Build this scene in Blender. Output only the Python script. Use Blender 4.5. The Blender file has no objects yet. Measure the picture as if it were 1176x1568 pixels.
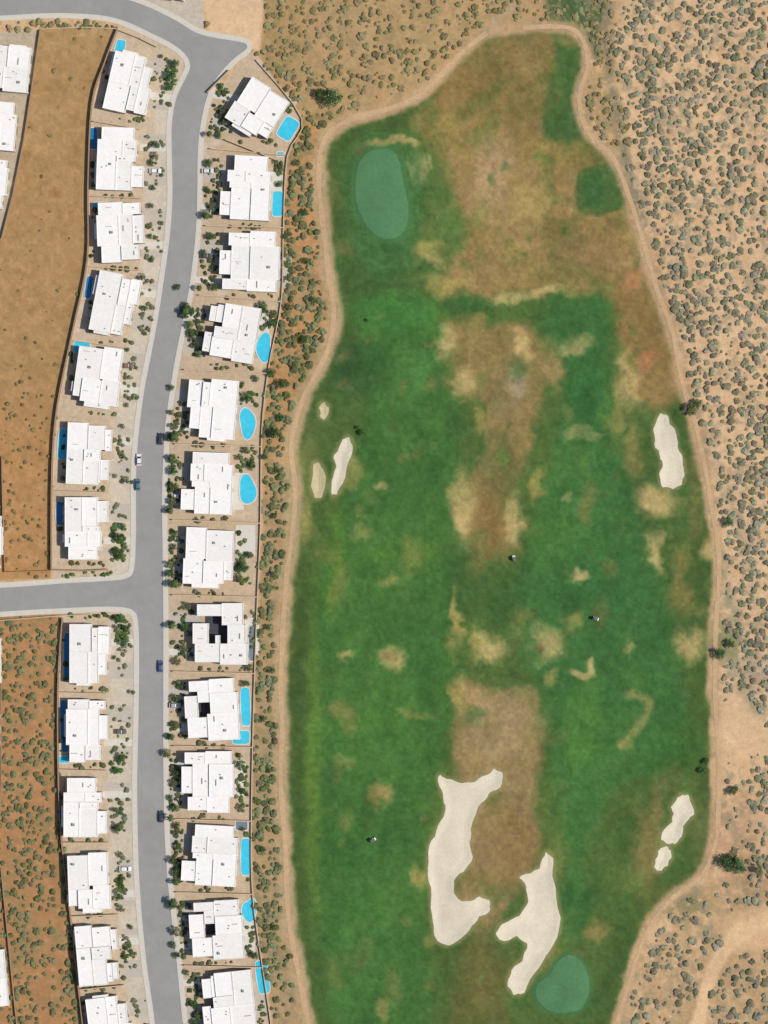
import bpy, bmesh, math, random
import numpy as np
from mathutils import Vector, Matrix, Quaternion
from mathutils.geometry import delaunay_2d_cdt
random.seed(7); rng=np.random.default_rng(11)
S=0.25; CX,CY=588.,784.
KL=1.42
def W(p): return ((p[0]-CX)*S,(CY-p[1])*S)
def lin(c):
    c=np.asarray(c,dtype=float)/255.
    return np.where(c<=0.04045,c/12.92,((c+0.055)/1.055)**2.4)
def alb(c): 
    l=lin(c)/KL; return (float(l[0]),float(l[1]),float(l[2]))
sc=bpy.context.scene
# ------------------------------------------------------------ world / sun / camera
EL=math.radians(50); AZ=math.radians(97)
w=bpy.data.worlds.new("World"); sc.world=w; w.use_nodes=True
nt=w.node_tree; sky=nt.nodes.new('ShaderNodeTexSky'); sky.sky_type='NISHITA'; sky.sun_disc=False
sky.sun_elevation=EL; sky.sun_rotation=AZ
bg=nt.nodes['Background']; bg.inputs[1].default_value=0.12
nt.links.new(sky.outputs[0],bg.inputs[0])
sd=bpy.data.lights.new("sun","SUN"); sd.energy=4.7; sd.angle=math.radians(0.55); sd.color=(1,0.94,0.85)
so=bpy.data.objects.new("sun",sd); sc.collection.objects.link(so)
dirv=Vector((-math.sin(AZ)*math.cos(EL),-math.cos(AZ)*math.cos(EL),-math.sin(EL)))
so.rotation_euler=dirv.to_track_quat('-Z','Y').to_euler(); so.location=(300,-30,400)
cd=bpy.data.cameras.new("camera"); co=bpy.data.objects.new("camera",cd); sc.collection.objects.link(co)
co.location=(0,0,1200); cd.sensor_fit='VERTICAL'; cd.sensor_height=36; cd.lens=36*1200/392.; cd.clip_end=60000; cd.clip_start=1
sc.camera=co
sc.view_settings.view_transform='Standard'; sc.view_settings.look='None'; sc.view_settings.exposure=0

# ------------------------------------------------------------ materials
def base_mat(name):
    m=bpy.data.materials.new(name); m.use_nodes=True
    return m,m.node_tree,m.node_tree.nodes['Principled BSDF']
def mat(name,c,rough=0.85,var=0.12,scale=1.5,bump=0.0,c2=None,spec=0.2,attr=None,scale2=None,linear=False,metal=0):
    m,nt,b=base_mat(name)
    b.inputs['Roughness'].default_value=rough; b.inputs['Specular IOR Level'].default_value=spec
    b.inputs['Metallic'].default_value=metal
    tc=nt.nodes.new('ShaderNodeTexCoord')
    n=nt.nodes.new('ShaderNodeTexNoise'); n.inputs['Scale'].default_value=scale; n.inputs['Detail'].default_value=5; n.inputs['Roughness'].default_value=0.65
    nt.links.new(tc.outputs['Object'],n.inputs['Vector'])
    mr=nt.nodes.new('ShaderNodeMapRange'); mr.inputs[1].default_value=0.3; mr.inputs[2].default_value=0.7
    mr.inputs[3].default_value=1-var; mr.inputs[4].default_value=1+var
    nt.links.new(n.outputs[0],mr.inputs[0])
    vm=nt.nodes.new('ShaderNodeVectorMath'); vm.operation='SCALE'
    if attr:
        a=nt.nodes.new('ShaderNodeAttribute'); a.attribute_name=attr
        nt.links.new(a.outputs['Color'],vm.inputs[0])
    else:
        vm.inputs[0].default_value=(c if linear else alb(c))
    fac=mr.outputs[0]
    if scale2:
        n2=nt.nodes.new('ShaderNodeTexNoise'); n2.inputs['Scale'].default_value=scale2; n2.inputs['Detail'].default_value=3
        nt.links.new(tc.outputs['Object'],n2.inputs['Vector'])
        m2=nt.nodes.new('ShaderNodeMapRange'); m2.inputs[1].default_value=0.3; m2.inputs[2].default_value=0.7
        m2.inputs[3].default_value=1-var; m2.inputs[4].default_value=1+var
        nt.links.new(n2.outputs[0],m2.inputs[0])
        mm=nt.nodes.new('ShaderNodeMath'); mm.operation='MULTIPLY'
        nt.links.new(fac,mm.inputs[0]); nt.links.new(m2.outputs[0],mm.inputs[1]); fac=mm.outputs[0]
    nt.links.new(fac,vm.inputs['Scale'])
    nt.links.new(vm.outputs[0],b.inputs['Base Color'])
    if bump>0:
        bp=nt.nodes.new('ShaderNodeBump'); bp.inputs['Strength'].default_value=0.6; bp.inputs['Distance'].default_value=bump
        nt.links.new(n.outputs[0],bp.inputs['Height']); nt.links.new(bp.outputs[0],b.inputs['Normal'])
    return m
M={}
M['ground']=mat('ground_mix',None,0.95,0.10,0.9,0.12,attr='Col',scale2=3.1,spec=0.05)
M['asphalt']=mat('asphalt',(156,154,150),0.9,0.06,0.25,0.0,scale2=0.06,spec=0.15)
M['kerb']=mat('kerb_concrete',(208,205,196),0.9,0.06,1.0)
M['walk']=mat('sidewalk_concrete',(212,204,190),0.9,0.07,0.7)
M['drive']=mat('driveway_concrete',(216,210,198),0.9,0.07,0.5,scale2=2)
M['drive2']=mat('driveway_pavers',(192,182,168),0.9,0.09,0.8,scale2=3)
M['courtdark']=mat('courtyard_shaded_pavers',(70,72,80),0.8,0.12,1.2,scale2=3)  # dark pavers, with the courtyard's shade put into their colour
M['sand']=mat('bunker_sand',(224,213,189),0.95,0.06,0.12,0.05,scale2=1.2,spec=0.05)
M['sand2']=mat('bunker_sand_dull',(200,186,148),0.95,0.08,0.4,0.05,scale2=1.6,spec=0.05)
M['path']=mat('cart_path',(200,168,130),0.95,0.09,0.4,scale2=1.2,spec=0.05)
M['pgreen']=mat('putting_turf',(88,132,90),0.95,0.07,0.12,scale2=0.8,spec=0.05)
M['roof']=mat('roof_membrane',(0.66,0.64,0.61),0.8,0.04,0.35,linear=True,scale2=0.9)
M['roof_b']=mat('roof_membrane_b',(0.615,0.595,0.56),0.8,0.04,0.35,linear=True,scale2=0.9)
M['roof_line']=mat('roof_curb_grey',(0.40,0.39,0.37),0.8,0.05,0.5,linear=True)
M['stucco']=mat('stucco',(0.55,0.51,0.44),0.9,0.05,1.5,linear=True)
M['stucco2']=mat('stucco_tan',(0.45,0.37,0.28),0.9,0.05,1.5,linear=True)
M['glass']=mat('window_glass',(0.03,0.04,0.05),0.1,0.02,1,spec=0.6,linear=True)
M['frame']=mat('window_frame',(0.08,0.07,0.06),0.5,0.02,1,linear=True)
M['door']=mat('door_wood',(0.16,0.08,0.04),0.5,0.1,3,linear=True)
M['garage']=mat('garage_door',(0.35,0.3,0.25),0.6,0.04,3,linear=True)
M['metal']=mat('rooftop_unit_metal',(0.38,0.38,0.37),0.6,0.08,3,linear=True)
M['pipe']=mat('dark_pipe',(0.16,0.155,0.15),0.7,0.05,3,linear=True)
M['wall']=mat('block_wall',(0.27,0.175,0.105),0.95,0.1,1.2,linear=True)
M['wall2']=mat('block_wall_tan',(0.42,0.32,0.22),0.95,0.1,1.2,linear=True)
M['water']=mat('pool_water',(0.045,0.41,0.56),0.12,0.12,0.5,spec=0.4,linear=True)
M['water2']=mat('pool_water_shaded',(0.015,0.15,0.32),0.12,0.10,0.5,spec=0.4,linear=True)  # navy copy of the water: shade beside the houses is in the colour
M['water3']=mat('pool_water_grey',(0.13,0.17,0.20),0.2,0.10,0.5,spec=0.4,linear=True)
M['coping']=mat('pool_coping',(0.50,0.46,0.40),0.8,0.05,1.5,linear=True)
M['bark']=mat('bark',(0.10,0.07,0.045),0.95,0.2,4,linear=True)
M['leaf']=mat('foliage',None,0.8,0.3,1.6,attr='Col',spec=0.1)
M['rubber']=mat('tyre_rubber',(0.02,0.02,0.02),0.9,0.05,3,linear=True)
M['white']=mat('white_paint',(0.7,0.7,0.68),0.4,0.02,3,linear=True)
M['red']=mat('flag_red',(0.5,0.03,0.02),0.7,0.05,3,linear=True)
M['shade']=mat('cart_roof_grey',(0.10,0.10,0.10),0.8,0.08,2,linear=True)

# ------------------------------------------------------------ noise helpers
def vnoise(X,Y,cell,seed,octv=3,gain=0.5):
    out=np.zeros_like(X); amp=1; tot=0
    for o in range(octv):
        r=np.random.default_rng(seed*31+o); T=r.random((257,257))
        fx=X/cell+1000; fy=Y/cell+1000
        ix=np.floor(fx).astype(int); iy=np.floor(fy).astype(int)
        tx=fx-ix; ty=fy-iy; tx=tx*tx*(3-2*tx); ty=ty*ty*(3-2*ty)
        a=T[iy%257,ix%257]; b=T[iy%257,(ix+1)%257]; c=T[(iy+1)%257,ix%257]; d=T[(iy+1)%257,(ix+1)%257]
        out+=amp*((a*(1-tx)+b*tx)*(1-ty)+(c*(1-tx)+d*tx)*ty); tot+=amp
        amp*=gain; cell=cell/2.03
    return out/tot*2-1
def sstep(a,b,x):
    t=np.clip((x-a)/(b-a),0,1); return t*t*(3-2*t)
def cat(pts,closed=True,n=5):
    P=[np.array(p,float) for p in pts]; N=len(P); out=[]
    rg=N if closed else N-1
    for i in range(rg):
        if closed: p0,p1,p2,p3=P[(i-1)%N],P[i],P[(i+1)%N],P[(i+2)%N]
        else: p0,p1,p2,p3=P[max(i-1,0)],P[i],P[i+1],P[min(i+2,N-1)]
        for k in range(n):
            t=k/n
            out.append(0.5*((2*p1)+(-p0+p2)*t+(2*p0-5*p1+4*p2-p3)*t*t+(-p0+3*p1-3*p2+p3)*t**3))
    if not closed: out.append(P[-1])
    return out
# ------------------------------------------------------------ ground grid (single sheet)
G0x,G1x,G0y,G1y,ST=-150,1326,-150,1718,2
gx=np.arange(G0x,G1x+1,ST).astype(float); gy=np.arange(G0y,G1y+1,ST).astype(float)
PX,PY=np.meshgrid(gx,gy)
wx=vnoise(PX,PY,34,1,4,0.6)*9; wy=vnoise(PX,PY,34,2,4,0.6)*9
COL=np.zeros(PX.shape+(3,)); 
n_s=vnoise(PX,PY,9,5,3,0.6); n_m=vnoise(PX,PY,30,6,4,0.6); n_l=vnoise(PX,PY,140,7,4,0.5); n_f=vnoise(PX,PY,5,8,2,0.6)
n_e=vnoise(PX,PY,60,9,5,0.62)
def sdist(poly,pad=60,warp=1.0,closed=True):
    P=np.array(poly); x0,y0=P.min(0)-pad; x1,y1=P.max(0)+pad
    i0=max(int((x0-G0x)/ST),0); i1=min(int((x1-G0x)/ST)+2,len(gx)); j0=max(int((y0-G0y)/ST),0); j1=min(int((y1-G0y)/ST)+2,len(gy))
    out=np.full(PX.shape,1e3)
    if i1<=i0 or j1<=j0: return out
    X=(PX+wx*warp)[j0:j1,i0:i1].astype(np.float32); Y=(PY+wy*warp)[j0:j1,i0:i1].astype(np.float32)
    d=np.full(X.shape,1e9,np.float32); ins=np.zeros(X.shape,bool)
    N=len(P)
    for k in range(N if closed else N-1):
        a=P[k]; b=P[(k+1)%N]; e=b-a; L=float(e@e)+1e-9
        t=np.clip(((X-a[0])*e[0]+(Y-a[1])*e[1])/L,0,1)
        dd=(X-a[0]-t*e[0])**2+(Y-a[1]-t*e[1])**2
        np.minimum(d,dd,out=d)
        if closed and a[1]!=b[1]:
            c=((a[1]>Y)!=(b[1]>Y))&(X<(b[0]-a[0])*(Y-a[1])/(b[1]-a[1])+a[0]); ins^=c
    d=np.sqrt(d); out[j0:j1,i0:i1]=np.where(ins,-d,d); return out
def paint(mask,c,amt=1.0):
    global COL
    m=(np.clip(mask,0,1)*amt)[...,None]; COL=COL*(1-m)+np.array(c,float)*m
def region(poly,c,feather=8,amt=1,warp=1.0,smooth=True,rough=0):
    s=sdist(cat(poly) if smooth else poly,feather+20+rough,warp)
    if rough: s=s+n_e*rough
    m=1-sstep(-feather/2,feather/2,s); paint(m,c,amt); return m
def blob(x,y,rx,ry,c,amt=0.8,warp=1.4,rot=0,soft=0.5):
    X=PX+wx*warp-x; Y=PY+wy*warp-y
    if rot: cr,sr=math.cos(rot),math.sin(rot); X,Y=X*cr+Y*sr,-X*sr+Y*cr
    r=np.sqrt((X/rx)**2+(Y/ry)**2); m=1-sstep(1-soft,1+soft,r); paint(m,c,amt); return m
def band(pts,width,c,feather=6,amt=1,warp=0.5):
    s=sdist(cat(pts,False),width+feather+10,warp,closed=False)
    m=1-sstep(width/2-feather/2,width/2+feather/2,s); paint(m,c,amt); return m
# base desert
COL[:]=(212,178,138)
LP=[(745,50),(705,82),(650,140),(600,165),(535,183),(497,213),(488,270),(494,340),(503,420),(511,480),(500,540),(464,610),(446,680),(452,750),(447,820),(439,880),(433,960),(430,1050),(432,1120),(430,1200),(437,1300),(441,1400),(455,1480),(472,1568),(490,1660)]
RP=[(745,50),(800,42),(868,42),(893,62),(900,100),(887,150),(900,200),(938,240),(963,300),(985,370),(1005,440),(1030,510),(1046,590),(1065,650),(1080,720),(1092,790),(1101,860),(1096,960),(1095,1060),(1100,1150),(1100,1230),(1096,1290),(1075,1340),(1020,1385),(985,1440),(965,1500),(945,1568),(925,1660)]
golf_poly=LP[::-1]+RP[1:]
REAR=[(395,85),(462,182),(440,240),(434,350),(431,460),(412,560),(401,660),(399,800),(394,920),(390,1030),(387,1140),(385,1260),(387,1370),(402,1480),(415,1568),(428,1680)]
brd=region([(1110,1335),(1340,1300),(1340,1740),(930,1740),(960,1540),(1000,1450),(1050,1390)],(188,158,118),24,.9)
topd=region([(398,-170),(932,-170),(938,60),(960,250),(900,210),(880,60),(745,60),(600,170),(530,185),(495,215),(490,330),(430,350),(440,230),(460,185),(395,85)],(187,154,110),20)
m_topolive=np.clip(topd*(0.5+0.9*n_l),0,1)*0.5; paint(m_topolive,(164,142,96))
blob(430,60,40,80,(152,128,82),.5); blob(520,40,60,50,(182,152,112),.5); blob(440,150,30,30,(200,158,114),.6)
# bank between houses and golf
bankm=region([(462,182),(440,240),(434,350),(431,460),(412,560),(401,660),(399,800),(394,920),(390,1030),(387,1140),(385,1260),(387,1370),(402,1480),(415,1568),(428,1680),(490,1680),(472,1568),(455,1480),(441,1400),(437,1300),(430,1200),(432,1120),(430,1050),(433,960),(439,880),(447,820),(452,750),(446,680),(464,610),(500,540),(511,480),(503,420),(494,340),(488,270),(497,213),(500,180)],(174,144,106),8)
up=bankm*(1-sstep(560,800,PY)); paint(up,(194,142,92),0.8)
paint(up*sstep(0.0,0.5,n_s),(198,128,74),0.5)
paint(bankm*sstep(0.0,0.5,n_m),(148,140,98),0.45)
paint(bankm*sstep(980,1150,PY),(162,146,114),0.5)
paint(bankm*sstep(0.1,0.5,vnoise(PX,PY,14,55,3)),(116,118,80),0.5)
# left soil slopes
slope=region([(60,42),(178,42),(158,100),(140,160),(134,290),(133,400),(110,510),(88,620),(80,720),(78,885),(-160,892),(-160,420),(5,360),(36,220)],(172,137,92),5,warp=0.2,smooth=False)
paint(slope*sstep(0.0,0.6,n_m),(160,120,76),0.45); paint(slope*sstep(560,700,PY),(188,138,90),0.55)
paint(slope*(1-sstep(60,300,PY))*sstep(-.2,.5,n_l),(180,152,108),0.6)
paint(slope*sstep(.1,.5,n_s),(190,150,106),0.4); paint(slope*sstep(.2,.6,-n_s),(150,118,76),0.4)
slope2=region([(-160,950),(88,940),(88,1060),(92,1250),(108,1400),(128,1568),(140,1700),(-160,1700)],(176,132,90),5,warp=0.2,smooth=False)
paint(slope2*sstep(-0.2,0.5,n_m),(142,130,90),0.5); paint(slope2*sstep(0.1,0.5,n_s),(194,144,98),0.45)
# lots
lotc=(204,184,158)
lotL=region([(178,42),(290,42),(300,150),(270,400),(225,640),(222,880),(78,885),(80,720),(88,620),(110,510),(133,400),(134,290),(140,160),(158,100)],lotc,3,warp=0,smooth=False)
lotL2=region([(95,938),(222,935),(228,1300),(260,1700),(140,1700),(128,1568),(108,1400),(92,1250),(88,1060)],lotc,3,warp=0,smooth=False)
lotR=region([(380,80),(395,85)]+REAR[1:]+[(285,1680),(270,1500),(250,1300),(240,900),(245,640),(270,500),(295,350),(300,180)],(200,178,150),3,warp=0,smooth=False)
lotF=region([(-160,60),(60,46),(36,220),(5,360),(-160,420)],(190,174,150),3,warp=0,smooth=False)
lotT=region([(-160,-160),(312,-160),(312,46),(200,10),(0,10),(-160,10)],(198,186,168),3,warp=0,smooth=False)
lots=np.clip(lotL+lotL2+lotR+lotF+lotT,0,1)
paint(lots*sstep(0.1,0.5,n_s),(174,156,128),0.5); paint(lots*sstep(0.2,0.6,n_m),(218,204,184),0.5)
front=region([(245,150),(268,140),(262,300),(245,430),(215,600),(206,700),(206,875),(168,880),(172,760),(176,650),(195,540),(215,420),(224,300)],(210,201,184),10,.6)
front2=region([(170,940),(210,940),(210,1200),(216,1400),(240,1568),(205,1600),(185,1420),(168,1260)],(206,198,180),10,.6)
pad1=region([(318,-160),(398,-160),(400,60),(382,72),(318,46)],(219,185,146),8,warp=0.3)
# golf turf
GS=sdist(cat(golf_poly),60,0.5)
golfm=1-sstep(-16,-3,GS+n_s*3)
paint(golfm,(74,99,57))
paint(golfm*sstep(-.3,.4,n_l),(80,106,57),0.6)
fairL=region([(560,460),(640,450),(680,470),(690,560),(705,680),(700,800),(700,900),(690,1000),(690,1100),(665,1200),(645,1320),(650,1420),(670,1500),(620,1600),(560,1620),(520,1560),(490,1450),(478,1300),(470,1150),(478,1000),(490,850),(520,780),(545,700),(560,600),(545,520)],(64,106,57),30,0.95,rough=10)
fairR=region([(850,470),(900,450),(935,470),(935,620),(960,720),(990,820),(1020,900),(1040,980),(1055,1060),(1040,1130),(1000,1180),(940,1210),(900,1300),(905,1400),(900,1440),(860,1440),(860,1300),(850,1200),(840,1080),(800,1000),(790,900),(810,830),(830,740),(860,640),(870,560),(840,520)],(61,106,61),30,0.95,rough=10)
paint((fairL+fairR)*sstep(-0.1,0.6,n_l),(74,116,58),0.5)
paint(golfm*sstep(0.1,0.6,n_m),(92,114,64),0.4)
paint(golfm*sstep(0.1,0.6,-n_m),(52,88,50),0.5)
paint(golfm*sstep(0.15,0.6,n_e),(86,122,62),0.35)
paint(golfm*sstep(0.15,0.6,-n_e),(54,94,56),0.35)
paint(golfm*(1-sstep(20,60,-GS))*sstep(-.4,.3,n_l+0.2),(62,86,50),0.55)
for b in [(480,1180,12,190,(98,130,60),.6),(512,870,12,70,(94,126,54),.6),(630,842,50,16,(90,126,56),.5),(632,572,28,34,(86,136,76),.5),(600,480,70,30,(66,122,62),.6),
          (892,1110,26,60,(82,128,62),.6),(1010,1140,40,14,(68,120,66),.4),(545,565,42,42,(46,80,52),.7),(585,395,60,40,(60,104,62),.5),(690,300,22,60,(90,112,66),.6),
          (960,560,18,60,(80,108,62),.5),(520,1530,22,40,(78,124,66),.5),(460,1000,10,120,(64,86,50),.5),(600,1100,60,120,(70,116,58),.4),(560,1450,50,110,(68,118,62),.4),
          (470,560,22,30,(122,128,78),.5),(480,640,20,50,(76,98,58),.6),(905,900,60,60,(50,98,58),.5),(890,600,25,60,(50,98,58),.5),(710,890,30,60,(56,92,54),.6),(770,920,30,50,(56,92,52),.6),
          (1040,1150,30,60,(58,98,52),.6),(1030,1380,50,25,(98,104,62),.6),(640,300,16,30,(64,102,62),.5),(650,1000,20,90,(56,98,56),.5),(530,1250,30,120,(60,104,54),.4)]:
    blob(*b[:5],amt=b[5],soft=0.7)
# brown rough
Bc=(142,121,84)
R1=region([(745,62),(850,52),(846,100),(832,180),(845,214),(880,217),(905,240),(940,268),(960,310),(978,370),(988,430),(930,440),(880,445),(820,452),(760,458),(695,440),(700,400),(720,370),(700,330),(690,270),(668,220),(630,190),(655,150),(700,95)],Bc,34,0.95,rough=24)
R2=region([(690,485),(760,490),(820,500),(836,560),(818,620),(810,700),(788,745),(798,800),(785,845),(740,850),(710,810),(716,740),(745,690),(745,620),(705,600),(695,530)],Bc,30,0.85,rough=24)
R3=region([(705,1045),(760,1050),(808,1060),(826,1120),(830,1180),(820,1240),(828,1290),(800,1340),(790,1380),(755,1420),(735,1470),(720,1440),(700,1380),(715,1300),(695,1240),(690,1150),(695,1090)],(144,124,92),24,0.95,rough=16)
region([(935,440),(990,425),(1020,500),(1046,600),(1010,625),(965,600),(950,520)],(140,112,76),20,0.85,rough=12)
br=np.clip(R1+R2+R3,0,1)
paint(br*sstep(0.05,0.6,n_m),(158,134,94),0.6); paint(br*sstep(0.0,0.6,-n_m),(120,110,70),0.6)
paint(R1*sstep(-0.1,0.5,vnoise(PX,PY,60,21,4)),(150,132,78),0.55); paint(R1*sstep(0.0,0.5,vnoise(PX,PY,50,22,4)),(110,106,64),0.75)
paint(br*sstep(0.15,0.5,vnoise(PX,PY,44,23,4)),(92,108,62),0.6)
blob(735,130,50,55,(118,104,68),.7); blob(770,290,60,60,(160,136,100),.5); blob(900,380,60,40,(130,106,80),.5); blob(700,130,40,30,(132,110,72),.6); blob(815,310,30,30,(164,148,94),.6)
blob(740,150,60,14,(98,106,62),.6,rot=-.7); blob(800,190,26,40,(124,108,72),.5)
blob(770,1110,55,50,(156,138,108),.7); blob(780,600,30,50,(124,114,86),.5); blob(790,585,16,24,(160,152,132),.6); blob(765,720,26,60,(96,102,64),.75); blob(790,1300,40,60,(134,110,76),.6)
region([(735,1430),(760,1445),(775,1480),(775,1530),(790,1640),(690,1640),(690,1560),(700,1480),(715,1440)],(92,96,58),24,.9,rough=10); blob(740,1500,20,40,(112,104,66),.5)
blob(755,265,28,60,(168,144,116),.6,rot=.3); blob(690,350,30,30,(84,110,64),.75); blob(670,300,14,40,(92,112,66),.7); blob(860,420,40,20,(110,108,68),.6)
T=(188,168,120); To=(160,148,92)
for b in [(600,1003,18,14,T,.8),(530,1013,8,7,T,.6),(525,1095,15,18,(130,124,78),.6),(587,1217,18,18,(160,142,96),.8),(527,1165,10,8,T,.3),(592,888,18,9,T,.3),(552,820,13,13,To,.4),(580,745,13,9,T,.6),
  (640,258,14,26,(160,152,114),.8),(628,255,5,14,(200,184,142),.8),(610,217,32,5,T,.7),(655,385,22,14,To,.7),(685,432,34,14,To,.7),(665,400,22,8,T,.5),(770,458,50,7,T,.7),(840,450,34,6,T,.6),(798,525,12,18,T,.8),(882,527,24,12,T,.7),(682,520,14,26,T,.7),(845,560,14,36,(152,134,94),.8),
  (710,590,15,22,T,.7),(735,640,11,18,To,.7),(895,665,30,8,T,.6),(962,580,14,40,T,.7),(945,625,8,50,To,.6),(1000,600,26,30,(142,124,84),.6),(820,740,10,26,To,.7),(712,785,17,50,T,.85),(788,798,11,34,T,.85),(750,795,22,46,(128,106,70),.8),
  (972,690,14,46,(130,128,80),.8),(1005,772,28,22,T,.85),(1005,850,11,28,T,.75),(1045,890,16,50,(130,120,76),.7),(880,882,16,10,T,.8),(862,765,7,10,T,.4),(1060,985,20,22,T,.8),(698,950,7,45,To,.8),(745,993,26,17,T,.8),(720,990,12,30,To,.5),
  (837,985,26,26,T,.75),(820,988,7,8,(100,84,58),.7),(878,955,12,16,To,.6),(960,985,9,9,T,.5),(845,1045,10,12,To,.7),(705,1060,11,22,To,.8),(640,1090,22,9,To,.4),(915,1428,17,15,(140,128,84),.8),(640,1350,13,18,To,.8),(655,1440,10,12,To,.5),
  (468,800,17,30,(150,144,92),.8),(538,722,14,26,(142,142,88),.7),(985,1300,20,60,(140,120,82),.65),(1010,1240,14,40,(144,126,86),.6),(585,1550,12,16,To,.6),(955,1135,14,10,To,.5),(1085,840,12,18,(208,174,132),.8),(890,1100,8,40,(70,112,60),.4),(660,245,5,12,(150,148,102),.6),
  (470,720,14,60,(130,130,82),.5),(1060,760,14,60,(122,116,74),.6),(1070,1250,14,60,(106,110,68),.5),(600,880,14,6,To,.4),(548,790,10,8,To,.35)]:
    blob(b[0],b[1],b[2],b[3],b[4],amt=b[5],soft=0.62,warp=2.2)
rr_=random.Random(3)
for k in range(190):
    x=rr_.uniform(470,1080); y=rr_.uniform(230,1560)
    c=rr_.choice([(116,122,74),(98,118,68),(52,88,52),(134,126,80),(60,100,56),(82,122,64),(120,112,72)])
    X0=rr_.uniform(4,18); 
    i0=int((y-60-G0y)/ST); i1=int((y+60-G0y)/ST); j0=int((x-60-G0x)/ST); j1=int((x+60-G0x)/ST); i1=min(i1,len(gy)); 
    X=(PX+wx*1.8)[i0:i1,j0:j1]-x; Y=(PY+wy*1.8)[i0:i1,j0:j1]-y; q=np.sqrt((X/X0)**2+(Y/(X0*rr_.uniform(.6,2)))**2)
    m=((1-sstep(.3,1.5,q))*golfm[i0:i1,j0:j1]*rr_.uniform(.25,.6))[...,None]; COL[i0:i1,j0:j1]=COL[i0:i1,j0:j1]*(1-m)+np.array(c,float)*m
band([(905,1015),(908,1030),(895,1038),(880,1030)],11,T,7,.75,1.2)
band([(965,1062),(988,1075),(985,1100),(960,1125),(950,1138)],13,(148,144,94),11,.65,1.3)
blob(975,425,20,10,(200,130,100),.45,rot=-.8); blob(990,556,20,8,(196,126,98),.4,rot=-.8); blob(1000,420,12,30,(192,148,108),.5)
region([(842,-160),(920,-160),(922,60),(912,90),(880,60),(850,50),(838,20)],(68,97,60),16,.9,rough=8)
region([(848,60),(876,55),(894,80),(893,120),(882,160),(886,205),(850,212),(836,190),(840,140),(846,100)],(68,99,58),18,.92,rough=14)
blob(868,60,16,10,(150,134,88),.5); blob(850,150,12,20,(96,106,62),.5)
region([(888,262),(935,252),(958,285),(945,318),(895,325),(884,300)],(70,101,60),12,.95,rough=5)
region([(895,270),(920,266),(924,310),(900,316)],(60,97,60),8,.8,warp=.3)
band([(888,262),(935,252),(958,285),(945,318),(895,325),(884,300),(888,262)],6,(56,86,54),6,.45)
blob(720,465,34,14,(60,97,56),.9); blob(870,490,44,34,(60,101,58),.9)
region([(560,205),(600,200),(640,230),(650,300),(640,370),(610,410),(560,400),(530,350),(520,260)],(68,109,66),20,.7,rough=6)
band([(535,250),(532,300),(540,350),(575,382),(620,378),(642,340)],7,(56,90,56),8,.35)
band([(560,395),(600,410),(640,405)],6,(84,128,82),7,.4); band([(560,432),(600,440),(650,432)],9,(52,86,54),10,.5)
blob(600,216,40,6,(168,152,104),.7); blob(555,235,14,16,(96,94,76),.6)
stripe=np.sin((PX*0.97+PY*0.24)/7.5)
COL*= (1+0.012*np.clip(fairL+fairR,0,1)*np.sign(stripe)*sstep(0,.4,np.abs(stripe)))[...,None]
edge=(1-sstep(4,26,-GS))*(GS<0)
paint(edge*sstep(-.5,.4,n_m),(126,124,80),.5)
gm=golfm[...,None]*np.array([1.,1.,1.])
COL=COL*(1-gm)+gm*(COL*np.array([1.04,1.01,0.96])*(1+0.06*n_s+0.05*n_f)[...,None]+np.array([3,3,0]))
band(LP[:6],20,(196,162,124),12,.9,.6); band(LP[5:],23,(186,162,124),12,.88,.8)
band(RP,18,(190,159,120),10,.88,.6); band(RP[8:15],25,(184,150,114),14,.6,.8); band(RP[15:21],21,(198,168,128),10,.5)
band(LP[12:16],24,(162,156,112),14,.35)
# right desert features
lightm=np.zeros_like(PX)
for b in [(1135,1110,34,46,(216,180,142)),(1155,1425,50,34,(216,178,138)),(1100,1180,10,20,(210,172,132))]:
    lightm=np.maximum(lightm,blob(*b,amt=.9,soft=.4))
trailm=band([(1230,1370),(1176,1405),(1125,1435),(1092,1485),(1075,1540),(1062,1600),(1050,1700)],22,(222,186,144),8,.95,.6)
trail=band([(745,50),(765,25),(790,0),(815,-40)],10,(180,160,130),8,.8)
br2=blob(1130,1290,40,80,(190,150,114),.6,soft=.8)
band([(928,-160),(932,60),(938,140),(958,250),(985,340)],14,(124,122,102),12,.65,.8)
band([(1105,880),(1125,960),(1130,1040),(1165,1080)],22,(136,136,112),20,.55,1.2)
blob(1110,985,22,30,(108,124,74),.6); blob(1160,1030,30,26,(150,144,130),.6)
band([(1055,610),(1090,700),(1130,790),(1150,900)],14,(152,140,118),16,.4,1)
desertmask=np.clip(1-golfm-lots-slope-slope2-pad1-lightm-trailm,0,1)
paint(desertmask*sstep(-0.02,0.38,n_s+0.2*n_m)*(PX>880),(146,134,110),.55)
paint(desertmask*sstep(0.1,0.5,-n_s)*(PX>880),(232,196,154),.55)
paint(desertmask*sstep(0.0,0.45,n_s)*(PX<=880),(146,128,92),.5)
paint(desertmask*sstep(0.05,0.5,-n_s)*(PX<=880),(208,172,130),.4)
paint(desertmask*sstep(0.1,0.6,vnoise(PX,PY,16,33,3)),(206,156,108),.35)
COL*=(1+0.05*n_s+0.04*n_f+0.03*n_l)[...,None]
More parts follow.
